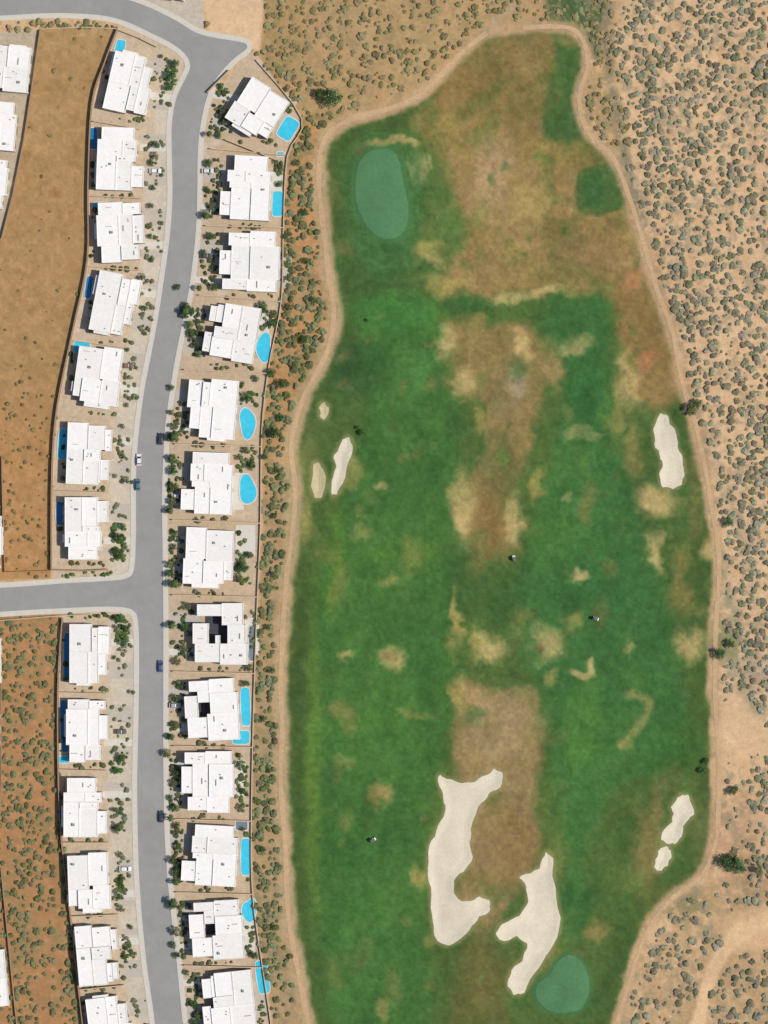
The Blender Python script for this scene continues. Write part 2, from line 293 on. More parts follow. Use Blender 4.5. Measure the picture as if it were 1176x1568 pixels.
# ---- heights
DEV=sdist([(-160,-160),(395,-160),(395,85)]+REAR[1:]+[(-160,1700)],140,0)
wild=sstep(6,90,np.where(PX>440,np.maximum(DEV,0),np.clip(DEV,0,900)))
HH=wild*(vnoise(PX,PY,120,41,3)*1.5+vnoise(PX,PY,34,42,2)*0.3)
bunkers={'A':[(672,1188),(690,1195),(715,1199),(740,1190),(758,1178),(770,1188),(765,1205),(745,1220),(730,1242),(722,1265),(720,1290),(722,1318),(708,1335),(695,1350),(698,1372),(715,1381),(735,1374),(750,1382),(748,1396),(730,1408),(715,1428),(690,1446),(670,1440),(662,1410),(660,1370),(655,1330),(658,1295),(672,1265),(682,1235),(675,1210)],
'B':[(835,1306),(846,1315),(848,1350),(855,1390),(857,1420),(845,1450),(825,1480),(802,1518),(786,1521),(778,1505),(785,1485),(802,1465),(806,1446),(790,1434),(772,1441),(760,1430),(770,1415),(795,1402),(808,1380),(805,1357),(797,1342),(815,1336),(828,1325)],
'C':[(1008,637),(1020,635),(1027,650),(1035,662),(1037,682),(1044,700),(1047,722),(1045,738),(1034,747),(1016,745),(1010,730),(1014,712),(1009,695),(1003,680),(1002,658)],
'D':[(1038,1221),(1047,1217),(1056,1222),(1062,1245),(1052,1256),(1046,1268),(1042,1284),(1030,1292),(1016,1289),(1013,1276),(1026,1262),(1031,1248),(1028,1236)],
'E':[(1008,1302),(1017,1297),(1026,1301),(1027,1316),(1018,1328),(1010,1334),(1002,1326),(1006,1314)],
'F':[(530,670),(540,682),(533,710),(521,748),(511,758),(507,745),(514,715),(512,697)],
'G':[(482,708),(495,718),(498,745),(489,763),(479,757),(478,730)],
'H':[(493,617),(502,622),(501,638),(492,640),(489,628)]}
for k,p in bunkers.items():
    s=sdist(cat(p),16,0); HH-=0.35*(1-sstep(-12,1,s)); paint(1-sstep(0,8,s),(160,150,104),.6)
greens=[[(585,228),(602,232),(612,250),(620,290),(626,325),(618,355),(600,366),(575,360),(555,335),(545,300),(546,262),(560,236)],
        [(872,1462),(892,1475),(902,1500),(900,1525),(888,1545),(862,1550),(838,1546),(822,1528),(823,1508),(842,1492),(852,1475)]]
for p in greens:
    s=sdist(cat(p),16,0); HH+=0.3*(1-sstep(-14,8,s)); paint(1-sstep(0,12,s),(74,118,72),.8)
def extend(a):
    e_=np.array([60,200,600,2000,8000,30000,90000.])
    return np.concatenate([a[0]-e_[::-1],a,a[-1]+e_])
ex=7
fx=extend(gx); fy=extend(gy)
FX,FY=np.meshgrid(fx,fy)
C=np.pad(COL,((ex,ex),(ex,ex),(0,0)),mode='edge'); Hh=np.pad(HH,ex,mode='edge')
out=(FX<gx[0]-70)|(FX>gx[-1]+70)|(FY<gy[0]-70)|(FY>gy[-1]+70)
C[out]=(184,156,118); Hh[out]=0
ny,nx=FX.shape
V=np.stack([(FX-CX)*S,(CY-FY)*S,Hh],-1).reshape(-1,3)
idx=np.arange(ny*nx).reshape(ny,nx)
F=np.stack([idx[:-1,:-1],idx[1:,:-1],idx[1:,1:],idx[:-1,1:]],-1).reshape(-1,4)
def mesh_np(name,V,F,C=None,smooth=True):
    me=bpy.data.meshes.new(name); k=F.shape[1]
    me.vertices.add(len(V)); me.vertices.foreach_set('co',np.ascontiguousarray(V,dtype=np.float32).ravel())
    me.loops.add(F.size); me.loops.foreach_set('vertex_index',np.ascontiguousarray(F,dtype=np.int32).ravel())
    me.polygons.add(len(F)); me.polygons.foreach_set('loop_start',(np.arange(len(F))*k).astype(np.int32))
    me.polygons.foreach_set('loop_total',np.full(len(F),k,np.int32))
    me.polygons.foreach_set('use_smooth',np.full(len(F),smooth,bool))
    me.update(calc_edges=True)
    if C is not None:
        ca=me.color_attributes.new('Col','FLOAT_COLOR','POINT')
        c4=np.ones((len(V),4),np.float32); c4[:,:3]=C; ca.data.foreach_set('color',c4.ravel())
    return me
def link(name,me,parent=None,mats=()):
    o=bpy.data.objects.new(name,me); sc.collection.objects.link(o)
    for m in mats: 
        if m.name not in [x.name for x in me.materials if x]: me.materials.append(m)
    if parent: o.parent=parent
    return o
me=mesh_np('ground',V,F,(lin(np.clip(C,0,255))/KL).reshape(-1,3))
link('ground',me,mats=[M['ground']])
def hz(px,py):
    fx_=min(max((px-G0x)/ST,0),len(gx)-1.001); fy_=min(max((py-G0y)/ST,0),len(gy)-1.001)
    i,j=int(fx_),int(fy_); a,b=fx_-i,fy_-j
    return float((HH[j,i]*(1-a)+HH[j,i+1]*a)*(1-b)+(HH[j+1,i]*(1-a)+HH[j+1,i+1]*a)*b)
def samp(A,px,py):
    i=min(max(int((px-G0x)/ST),0),len(gx)-1); j=min(max(int((py-G0y)/ST),0),len(gy)-1); return A[j,i]
# ------------------------------------------------------------ draped sheets
def sheet(name,poly,z,m,sp=0,parent=None,drape=True):
    pts=[Vector((p[0],p[1])) for p in poly]; n=len(pts); extra=[]
    if sp:
        xs=[p[0] for p in poly]; ys=[p[1] for p in poly]
        for x in np.arange(min(xs),max(xs),sp):
            for y in np.arange(min(ys),max(ys),sp): extra.append(Vector((x+0.013,y+0.017)))
    r=delaunay_2d_cdt(pts+extra,[],[list(range(n))],1,1e-5)
    vs=[(*W(v),(hz(v[0],v[1]) if drape else 0)+z) for v in r[0]]
    me=bpy.data.meshes.new(name); 
    fs=[]
    for f in r[2]:
        a,b,c=[Vector(vs[i]) for i in f[:3]]
        fs.append(f if (b-a).cross(c-a).z>0 else f[::-1])
    me.from_pydata(vs,[],fs); me.update()
    return link(name,me,parent,[m])
for k,p in bunkers.items():
    cc=cat(p,True,4); ph=random.random()*6
    pp=[(q[0]+1.1*math.sin(i*1.3+ph)+random.uniform(-.7,.7),q[1]+1.1*math.cos(i*1.7+ph)+random.uniform(-.7,.7)) for i,q in enumerate(cc)]
    sheet('sand_bunker',pp,0.04,M['sand2'] if k in 'GH' else M['sand'],4)
for p in greens: sheet('putting_green',[(q[0]+random.uniform(-.6,.6),q[1]+random.uniform(-.6,.6)) for q in cat(p,True,5)],0.035,M['pgreen'],5)
def ribbon(name,pts,w,z,m,n=8):
    c=cat(pts,False,n); vs=[];fs=[]
    for i,p in enumerate(c):
        a=c[max(i-1,0)]; b=c[min(i+1,len(c)-1)]; t=(b-a)/np.linalg.norm(b-a); nn=np.array([-t[1],t[0]])
        ww=w/2*(1+0.12*math.sin(i*0.7)+random.uniform(-.1,.1))
        for s in (-1,-.33,.33,1):
            q=p+nn*ww*s; vs.append((*W(q),hz(q[0],q[1])+z))
    for i in range(len(c)-1):
        for k in range(3):
            a=i*4+k; fs.append((a,a+1,a+5,a+4))
    me=bpy.data.meshes.new(name); me.from_pydata(vs,[],fs); me.update()
    return link(name,me,None,[m])
ribbon('cart_path',LP,7.5,0.05,M['path']); ribbon('cart_path',RP[1:],7,0.06,M['path'])
# ------------------------------------------------------------ road
road=[(-150,-18),(-40,-14),(60,-14),(150,-10),(190,-2),(230,12),(270,32),(300,50),(330,58),(355,62),(376,67),(376,76),(360,88),(337,112),(320,140),(309,180),(303,230),(302,300),(300,350),(295,400),(288,450),(278,500),(268,550),(260,600),(253,650),(250,700),(248,760),(249,850),(250,950),(250,1050),(250,1150),(251,1250),(255,1330),(262,1400),(270,1470),(280,1568),(298,1716),
(250,1716),(237,1568),(225,1480),(217,1400),(212,1320),(210,1200),(212,1100),(213,1000),(211,950),(204,935),(188,930),(150,929),(60,933),(-150,942),(-150,904),(0,900),(100,893),(170,889),(194,885),(205,872),(208,820),(208,740),(210,690),(215,640),(222,590),(232,540),(243,480),(252,420),(260,360),(264,300),(263,240),(263,190),(270,150),(284,120),(291,102),(285,85),(265,68),(230,50),(190,32),(150,23),(80,20),(0,24),(-150,30)]
rp=cat(road,True,4)
sheet('road',rp,0.012,M['asphalt'],0,drape=False)
def offs(poly,d):
    n=len(poly); out=[]
    for i,p in enumerate(poly):
        t=poly[(i+1)%n]-poly[i-1]; t=t/np.linalg.norm(t); out.append(p+np.array([t[1],-t[0]])*d)
    return out
def ring(name,poly,d0,d1,z,zl,m):
    A=offs(poly,d0); B=offs(poly,d1); n=len(poly); vs=[];fs=[]
    for a,b in zip(A,B):
        vs+=[(*W(a),zl),(*W(a),z),(*W(b),z),(*W(b),zl)]
    for i in range(n):
        j=(i+1)%n
        if (np.linalg.norm(poly[i]-poly[j])>90): continue
        pi=poly[i]; pj=poly[j]
        if (pi[0]<-149 and pj[0]<-149) or (pi[1]>1715 and pj[1]>1715): continue
        for k in range(3): fs.append((i*4+k,i*4+k+1,j*4+k+1,j*4+k))
    me=bpy.data.meshes.new(name); me.from_pydata(vs,[],fs); me.update()
    bm=bmesh.new(); bm.from_mesh(me); bmesh.ops.recalc_face_normals(bm,faces=bm.faces); bm.to_mesh(me); bm.free()
    return link(name,me,None,[m])
ring('kerb',rp,0,1.6,0.13,-0.02,M['kerb'])
ring('sidewalk',rp,1.65,8,0.12,-0.02,M['walk'])
# ------------------------------------------------------------ mesh builder
class MB:
    def __init__(s): s.v=[];s.f=[];s.m=[]
    def box(s,x0,y0,z0,x1,y1,z1,m=0,bottom=False):
        b=len(s.v); s.v+=[(x0,y0,z0),(x1,y0,z0),(x1,y1,z0),(x0,y1,z0),(x0,y0,z1),(x1,y0,z1),(x1,y1,z1),(x0,y1,z1)]
        fs=[(4,5,6,7),(0,1,5,4),(1,2,6,5),(2,3,7,6),(3,0,4,7)]
        if bottom: fs.append((3,2,1,0))
        for f in fs: s.f.append(tuple(b+i for i in f)); s.m.append(m)
    def poly(s,pts,m=0):
        b=len(s.v); s.v+=pts; s.f.append(tuple(range(b,b+len(pts)))); s.m.append(m)
    def obj(s,name,mats,parent=None):
        me=bpy.data.meshes.new(name); me.from_pydata(s.v,[],s.f)
        for m in mats: me.materials.append(m)
        me.polygons.foreach_set('material_index',s.m); me.update()
        o=bpy.data.objects.new(name,me); sc.collection.objects.link(o)
        if parent: o.parent=parent
        return o
TPL={
1:[(-.5,-.46,.0,.02,4.6),(-.5,.02,.06,.5,4.2),(.0,-.46,.24,.02,4.1),(.06,.02,.24,.44,4.75),(.24,-.3,.42,.04,4.0),(.24,.04,.5,.46,3.8),(-.36,-.5,.02,-.46,3.4)],
2:[(-.5,-.5,-.1,.06,4.5),(-.1,-.5,.26,-.04,4.0),(-.5,.06,.04,.28,4.1),(-.1,-.04,.3,.06,4.9),(.04,.06,.36,.28,3.8),(-.42,.28,.28,.5,3.9),(.26,-.44,.5,-.08,3.7)],
3:[(-.5,-.32,.0,.22,4.7),(.0,-.32,.28,.22,4.2),(.28,-.26,.5,.16,3.8),(-.42,.22,-.02,.5,4.0),(-.02,.22,.36,.46,4.5),(-.46,-.5,.06,-.32,3.8),(.06,-.48,.44,-.32,4.1)],
4:[(-.5,-.5,.0,-.15,4.2),(.0,-.46,.46,-.15,3.9),(-.46,-.15,-.16,.12,4.5),(.18,-.15,.5,.2,4.0),(-.42,.12,-.06,.5,4.2),(-.06,.28,.42,.48,4.4),(.0,-.15,.1,.0,3.6)],
5:[(-.5,-.5,-.12,.1,4.4),(-.5,.1,-.06,.5,4.0),(-.12,-.5,.22,-.1,4.1),(-.12,-.1,.3,.1,4.9),(-.06,.1,.36,.46,4.3),(.36,.06,.5,.40,3.6),(.3,-.42,.46,-.12,3.8),(.22,-.46,.3,-.12,3.5)],
6:[(-.5,-.46,.02,.08,4.3),(.02,-.5,.46,.04,4.0),(-.3,.08,.1,.42,4.8),(.1,.04,.5,.44,4.2),(-.5,.08,-.3,.36,3.8),(-.2,.42,.3,.5,3.6)],
7:[(-.5,-.5,.06,-.06,4.3),(.06,-.44,.46,-.14,4.0),(-.5,-.06,.04,.24,4.7),(.24,-.14,.5,.26,3.8),(.04,.1,.24,.3,4.2),(-.44,.24,.04,.5,4.0),(.04,.3,.4,.48,4.4)],
}
def house(px,py,w,l,rot,side,tpl,flip=False,seed=0):
    r=random.Random(seed*77+5)
    x,y=W((px,py)); e=bpy.data.objects.new('stucco_house',None); e.empty_display_size=2; sc.collection.objects.link(e)
    e.location=(x,y,0); e.rotation_euler=(0,0,math.radians(rot))
    Wm,Lm=w*S,l*S
    R=[]
    for (u0,v0,u1,v1,h) in TPL[tpl]:
        def jt(q,k): return q if abs(q)>=.4 else q+0.03*math.sin(seed*3.7+round(q*100)*1.3+k)
        u0,u1=jt(u0,0),jt(u1,0); v0,v1=jt(v0,1),jt(v1,1)
        if flip: v0,v1=-v1,-v0
        a,b=u0*Wm*side,u1*Wm*side
        h=4.3+(h-4.3)*.55
        R.append((min(a,b),v0*Lm,max(a,b),v1*Lm,h+r.uniform(-.08,.08)))
    xr=-.5*Wm*side
    cand=[q for q in R if abs((q[0] if side>0 else q[2])-xr)<.02]
    if cand and side>0 and r.random()<.5:
        q=r.choice(cand); d=r.uniform(.6,1.2); ly=(q[3]-q[1]); ya=q[1]+ly*r.uniform(.1,.3); yb=q[3]-ly*r.uniform(.1,.3)
        R.append((xr-d,ya,xr,yb,3.2) if side>0 else (xr,ya,xr+d,yb,3.2))
    wl=MB(); rf=MB(); wd=MB(); pw=0.24; g=0.0015
    def inside(x,y): return any(q[0]<x<q[2] and q[1]<y<q[3] for q in R)
    for (x0,y0,x1,y1,h) in R:
        x0+=g;y0+=g;x1-=g;y1-=g; t=h+0.16
        wl.box(x0,y0,-0.2,x1,y1,h); wl.f.pop(-5); wl.m.pop(-5)
        b=[(x0,y0),(x1,y0),(x1,y1),(x0,y1)]; c=[(x0+pw,y0+pw),(x1-pw,y0+pw),(x1-pw,y1-pw),(x0+pw,y1-pw)]
        for i in range(4):
            j=(i+1)%4
            rf.poly([(*b[i],h),(*b[j],h),(*b[j],t),(*b[i],t)])
            rf.poly([(*b[i],t),(*b[j],t),(*c[j],t),(*c[i],t)])
            rf.poly([(*c[i],t),(*c[j],t),(*c[j],h),(*c[i],h)])
        rf.poly([(*q,h) for q in c],1 if r.random()<.3 else 0)
        for ax in range(4):
            if ax in (0,2):
                yy=y0 if ax==0 else y1; sg=-1 if ax==0 else 1; n=max(1,int((x1-x0)/4.5))
                for k in range(n):
                    cx=x0+(k+.5)*(x1-x0)/n
                    if inside(cx,yy+sg*.4) or inside(cx-1,yy+sg*.4) or inside(cx+1,yy+sg*.4): continue
                    ww=min(r.choice([.6,.8,1.1]),(x1-x0)/2-.3); z0=r.choice([.9,.9,.2])
                    if ww<.3: continue
                    a,b2=sorted((yy,yy+sg*.04)); wd.box(cx-ww,a,z0,cx+ww,b2,2.4,1,True)
                    a,b2=sorted((yy+sg*.041,yy+sg*.06)); wd.box(cx-ww+.08,a,z0+.08,cx+ww-.08,b2,2.32,0,True)
            else:
                xx=x0 if ax==3 else x1; sg=-1 if ax==3 else 1; n=max(1,int((y1-y0)/4.5))
                if sg==side and xx*side>Wm*0.45: continue
                for k in range(n):
                    cy=y0+(k+.5)*(y1-y0)/n
                    if inside(xx+sg*.4,cy) or inside(xx+sg*.4,cy-1) or inside(xx+sg*.4,cy+1): continue
                    ww=min(r.choice([.8,1.1,1.5]),(y1-y0)/2-.3); z0=r.choice([.9,.1])
                    if ww<.3: continue
                    a,b2=sorted((xx,xx+sg*.04)); wd.box(a,cy-ww,z0,b2,cy+ww,2.4,1,True)
                    a,b2=sorted((xx+sg*.041,xx+sg*.06)); wd.box(a,cy-ww+.08,z0+.08,b2,cy+ww-.08,2.32,0,True)
    wl.obj('walls',[M['stucco'] if seed%3 else M['stucco2']],e)
    rf.obj('roof',[M['roof'],M['roof_b']] if seed%4 else [M['roof_b'],M['roof']],e)
    wd.obj('windows',[M['glass'],M['frame']],e)
    gr=max(R,key=lambda q:(q[2] if side>0 else -q[0])); xx=gr[2] if side>0 else gr[0]; cy=(gr[1]+gr[3])/2
    gd=MB(); hw=min(2.4,(gr[3]-gr[1])/2-.4)
    for k in range(4):
        a,b=sorted((xx,xx+side*.05)); gd.box(a,cy-hw,0.05+k*.58,b,cy+hw,0.05+k*.58+.55,0,True)
    gd.obj('garage_door',[M['garage']],e)
    oth=[q for q in R if q is not gr]; fr=max(oth,key=lambda q:(q[2] if side>0 else -q[0])); fx_=fr[2] if side>0 else fr[0]
    dy=fr[1]+0.3*(fr[3]-fr[1]); dm=MB(); a,b=sorted((fx_+side*.065,fx_+side*.12)); dm.box(a,dy-.55,0,b,dy+.55,2.3,0,True); dm.obj('front_door',[M['door']],e)
    u=MB()
    for q in R:
        if (q[2]-q[0])*(q[3]-q[1])<14: continue
        for k in range(r.randint(0,2)):
            cx=r.uniform(q[0]+1,q[2]-1); cy=r.uniform(q[1]+1,q[3]-1); s=r.uniform(.12,.2)
            u.box(cx-s,cy-s,q[4],cx+s,cy+s,q[4]+r.uniform(.3,.5),1,False)
        if r.random()<.5 and min(q[2]-q[0],q[3]-q[1])>4:
            cx=r.uniform(q[0]+1.5,q[2]-1.5); cy=r.uniform(q[1]+1.5,q[3]-1.5); ln=r.uniform(.6,1.3); rt=r.random()<.5
            if rt: u.box(cx-ln,cy-.13,q[4],cx+ln,cy+.13,q[4]+.42,2)
            else: u.box(cx-.13,cy-ln,q[4],cx+.13,cy+ln,q[4]+.42,2)
    q=max(R,key=lambda q:(q[2]-q[0])*(q[3]-q[1]))
    cx=r.uniform(q[0]+2,q[2]-2); cy=r.uniform(q[1]+2,q[3]-2)
    a,b=(r.uniform(.35,.5),r.uniform(.35,.55)); u.box(cx-a,cy-b,q[4]+.08,cx+a,cy+b,q[4]+.75,0,True)
    u.box(cx-a*.6,cy-b*.6,q[4]+.755,cx+a*.6,cy+b*.6,q[4]+.8,1,False)
    u.obj('rooftop_units',[M['metal'],M['pipe'],M['roof_line']],e)
    return e,R
HL=[(201,129,66,94,-13,1),(186,245,72,96,-2,2),(186,357,72,92,2,3),(178,468,66,96,-11,1),(152,578,70,94,-8,6),(138,695,68,94,-2,5),(134,809,66,95,0,2),
    (139,1002,62,94,0,1),(135,1118,64,96,0,3),(132,1235,66,90,0,2),(138,1350,64,92,2,6),(151,1460,64,92,5,5),(170,1566,66,92,7,1)]
HR=[(394,171,72,80,-32,6),(377,289,76,98,-3,2),(383,401,92,92,-2,3),(355,510,80,86,-9,5),(325,628,76,94,-5,1),(318,740,78,94,-2,2),(320,854,76,92,-2,6),
    (338,970,84,94,0,4),(325,1086,82,94,3,7),(319,1196,80,94,0,3),(322,1308,84,92,-3,2),(332,1422,82,90,3,7),(350,1532,80,92,6,5)]
HF=[(14,106,66,72,-5,1),(-6,194,66,74,-5,2),(-20,282,66,74,-5,3),(-22,1000,50,90,0,2),(-18,1495,60,90,5,1),(-24,1110,50,90,0,3),(-22,830,56,80,0,3)]
HT=[(255,-46,84,84,-20,2),(120,-70,80,80,0,3),(20,-70,76,80,0,1),(-80,-70,76,80,0,2)]
for i,h in enumerate(HL): house(*h[:5],1,h[5],flip=i%2==0,seed=i+1)
for i,h in enumerate(HR): house(*h[:5],-1,h[5],flip=i%3==0,seed=i+21)
for i,h in enumerate(HF): house(*h[:5],-1,h[5],flip=i%2==0,seed=i+41)
for i,h in enumerate(HT): house(h[0],h[1],h[2],h[3],h[4],1,h[5],seed=i+61)
# ------------------------------------------------------------ walls
def wall(pts,h=1.7,t=0.34,m='wall',smooth=False,cap=True):
    P=[np.array(W(p)) for p in (cat(pts,False,4) if smooth else pts)]
    vs=[];fs=[]
    n=len(P)
    for i,p in enumerate(P):
        a=P[max(i-1,0)]; b=P[min(i+1,n-1)]; d=(b-a)/np.linalg.norm(b-a); nn=np.array([-d[1],d[0]])*t/2
        for q,z in ((p-nn,-.1),(p-nn,h),(p+nn,h),(p+nn,-.1)): vs.append((q[0],q[1],z))
    for i in range(n-1):
        for k in range(3): fs.append((i*4+k,(i+1)*4+k,(i+1)*4+k+1,i*4+k+1))
    fs+=[(0,1,2,3),((n-1)*4+3,(n-1)*4+2,(n-1)*4+1,(n-1)*4)]
    me=bpy.data.meshes.new('block_wall'); me.from_pydata(vs,[],fs); me.update()
    bm=bmesh.new(); bm.from_mesh(me); bmesh.ops.recalc_face_normals(bm,faces=bm.faces); bm.to_mesh(me); bm.free()
    return link('block_wall',me,None,[M[m]])
LW=[(180,46),(160,98),(141,160),(135,290),(134,398),(111,510),(88,622),(80,720),(79,872)]
LW2=[(96,946),(89,1060),(92,1250),(108,1400),(127,1568),(140,1690)]
wall(LW,1.8,.45,smooth=True); wall([(79.5,872.5),(130,874),(165,872)],1.7,.4); wall([(181,46),(212,58),(240,72)],1.2,.3,'wall2')
wall([(62,46),(50,130),(37,215),(20,300),(3,365),(-60,440)],1.5,.4); wall([(62,45),(120,42),(178,44)],.6,.35,'wall2')
wall([(3,700),(5,790),(8,876),(77,874)],1.3,.35,'wall'); wall(LW2,1.8,.45,smooth=True); wall([(0,950),(95,942.5),(140,941)],1.2,.35,'wall2'); wall([(-4,952),(2,1050),(2,1200),(-2,1300)],1.4,.35)
wall([(2,1330),(14,1450),(26,1568),(36,1660)],1.3,.35)
wall([(392,92)]+REAR[1:],0.9,.35,'wall2',smooth=True)
for a,b in [((143,186),(214,198)),((135.5,300),(216,304)),((134,408),(212,414)),((109,521),(188,532)),((87,634),(168,644)),((80,752),(166,754)),
            ((89.5,1060),(164,1062)),((90.5,1178),(164,1180)),((93.5,1290),(166,1290)),((108,1403),(180,1400)),((120.5,1515),(190,1508))]:
    wall([a,((a[0]+b[0])/2,(a[1]+b[1])/2),b],1.7,.36,'wall2')
for a,b in [((322,228),(436,238)),((315,346),(433,349)),((305,452),(430,462)),((282,566),(409,572)),((268,680),(400,684)),((264,796),(398,801)),((264,911),(393,914)),((265,1028),(389,1031)),
            ((266,1142),(386,1144)),((268,1254),(384,1257)),((270,1366),(386,1369)),((282,1478),(401,1481)),((318,142),(352,108)),((345,214),(425,246))]:
    wall([a,((a[0]+b[0])/2,(a[1]+b[1])/2),b],1.6,.4,'wall2')
# ------------------------------------------------------------ pools
def pool(px,py,rx,ry,rot=0,kind=0,shape='rect'):
    x,y=W((px,py)); e=bpy.data.objects.new('swimming_pool',None); sc.collection.objects.link(e); e.location=(x,y,0); e.rotation_euler=(0,0,math.radians(rot))
    N=32; a,b=rx*S,ry*S; inner=[]
    for i in range(N):
        t=2*math.pi*i/N; c,s_=math.cos(t),math.sin(t)
        if shape=='rect': k=1/(abs(c)**6+abs(s_)**6)**(1/6.); ix,iy=a*c*k,b*s_*k
        else: k=1+0.14*math.cos(2*t+.6+px)+0.09*math.sin(3*t+py); ix,iy=a*c*k,b*s_*k
        inner.append((ix,iy))
    m1=MB(); m1.poly([(p[0],p[1],0.09) for p in inner]); m1.obj('water',[M[['water','water2','water3'][kind]]],e)
    m2=MB()
    for i in range(N):
        j=(i+1)%N; o=[(q[0]*(1+.45/math.hypot(*q)),q[1]*(1+.45/math.hypot(*q))) for q in (inner[i],inner[j])]
        m2.poly([(*inner[i],.15),(*o[0],.15),(*o[1],.15),(*inner[j],.15)]); m2.poly([(*inner[i],.0),(*inner[i],.15),(*inner[j],.15),(*inner[j],.0)]); m2.poly([(*o[0],.15),(*o[0],-.05),(*o[1],-.05),(*o[1],.15)])
    m2.obj('coping',[M['coping']],e)
for p in [(441,197,12,17,-32,0),(425,312,8,19,-2,0),(429,236,5,3,0,0),(404,532,12,20,-8,0,'k'),(379,648,13,21,0,0,'k'),(379,750,14,20,0,0,'k'),
          (386,985,5,27,0,2),(376,1082,7,29,2,0),(369,1129,13,10,0,0),(376,1312,7,28,0,0),(370,1264,9,7,0,2),(382,1394,10,19,2,0,'k'),(402,1496,9,25,8,0),
          (183,76,7,15,-14,0),(143,212,6,16,0,1),(154,316,12,6,4,0),(136,440,5,17,-8,1),(125,532,12,9,-8,0),(97,680,8,23,-4,0),(91,786,5,18,0,1),(103,1005,5,36,0,1),(98,1112,5,40,2,1),(98,1163,8,5,0,0)]:
    pool(*p)
def rectpx(cx,cy,w,h,rot):
    r=math.radians(-rot); c,s_=math.cos(r),math.sin(r)
    return [(cx+x*c-y*s_,cy+x*s_+y*c) for x,y in ((-w/2,-h/2),(w/2,-h/2),(w/2,h/2),(-w/2,h/2))]
def roadx(y,left=True):
    E=[p for p in rp if 130<p[1]<1700 and 195<p[0]<330]
    c=[p for p in E if (p[0]<np.interp(p[1],[130,300,600,1000,1300,1568],[290,283,240,230,232,258]))==left]
    return min(c,key=lambda p:abs(p[1]-y))[0]
k=0
for i,(x,y,w_,l,rot,t) in enumerate(HL):
    x0=x+w_/2
    for dy,hh in ((-l*.26,26),(l*.2,11),(l*.36,9)):
        if i%2: dy=-dy
        yy=y+dy; x1=roadx(min(max(yy,135),1600))-7
        if i==0: x1=min(x1,272)
        xx0=x0-8; sheet('driveway',rectpx((xx0+x1)/2,yy,x1-xx0,hh,rot*0.5),0.03+0.004*(k%3),M['drive' if (i+k)%2 else 'drive2'],drape=False); k+=1
for i,(x,y,w_,l,rot,t) in enumerate(HR):
    for dy,hh in ((-l*.22,24),(l*.3,10)):
        if i%3==0: dy=-dy
        yy=y+dy; xa=roadx(min(max(yy,140),1600),False)+7; xb=x-w_/2+10
        if i==0: xa,yy=322,172+dy
        sheet('driveway',rectpx((xa+xb)/2,yy,xb-xa,hh,rot*0.3),0.03+0.004*(k%3),M['drive' if (i+k)%3 else 'drive2'],drape=False); k+=1
    sheet('patio',rectpx(x+w_/2+6,y-4+(i%3)*8,22,l*.6,rot),0.022,M['drive' if i%2 else 'drive2'],drape=False)
sheet('patio',rectpx(376,827,30,46,0),0.026,M['drive'],drape=False)
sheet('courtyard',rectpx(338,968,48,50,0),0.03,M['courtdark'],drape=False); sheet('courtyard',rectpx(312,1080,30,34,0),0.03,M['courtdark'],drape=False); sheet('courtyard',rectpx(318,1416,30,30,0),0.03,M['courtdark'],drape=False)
# ------------------------------------------------------------ vegetation
def ico(sub):
    bm=bmesh.new(); bmesh.ops.create_icosphere(bm,subdivisions=sub,radius=1); v=np.array([x.co[:] for x in bm.verts]); f=np.array([[q.index for q in x.verts] for x in bm.faces]); bm.free(); return v,f
def mkprotos(IV,amp):
    protos=[]
    for i in range(10):
        v=IV.copy(); r=np.random.default_rng(100+i)
        d=1+amp*(r.random(len(v))-.5)*2
        for k in range(5):
            a=r.normal(size=3); a/=np.linalg.norm(a); d+=0.25*np.clip(v@a,0,1)**3*r.choice([-1,1,1])
        v=v*d[:,None]; v[:,2]=v[:,2]*.75+.35; protos.append(v)
    return protos
IV2,IF2=ico(2); P2=mkprotos(IV2,.32)
def scatter_mesh(name,items,P,IVx,IFx,mul=1.0):
    n=len(items); nv=len(IVx); VV=np.zeros((n,nv,3)); CC=np.zeros((n,nv,3)); r=np.random.default_rng(5)
    for i,(px,py,rad,hs,c) in enumerate(items):
        v=P[i%10]; a=r.random()*6.28; ca,sa=math.cos(a),math.sin(a); sx=r.uniform(.75,1.35)
        x=v[:,0]*sx*ca-v[:,1]*sa; y=v[:,0]*sx*sa+v[:,1]*ca
        wx_,wy_=W((px,py)); VV[i,:,0]=x*rad+wx_; VV[i,:,1]=y*rad+wy_; VV[i,:,2]=v[:,2]*rad*hs+hz(px,py)-.05
        CC[i]=lin(c)/KL*mul; CC[i]*=(0.75+0.5*r.random((nv,1)))
    FF=(IFx[None]+(np.arange(n)*nv)[:,None,None]).reshape(-1,3)
    me=mesh_np(name,VV.reshape(-1,3),FF,CC.reshape(-1,3),smooth=False)
    return link(name,me,None,[M['leaf']])
items=[]
isroad=sdist(rp,20,0)
n_c=vnoise(PX,PY,22,77,2)
def jc(c,a=14): 
    d=random.uniform(-a,a); return tuple(min(255,max(5,q+d+random.uniform(-5,5))) for q in c)
step=8.0
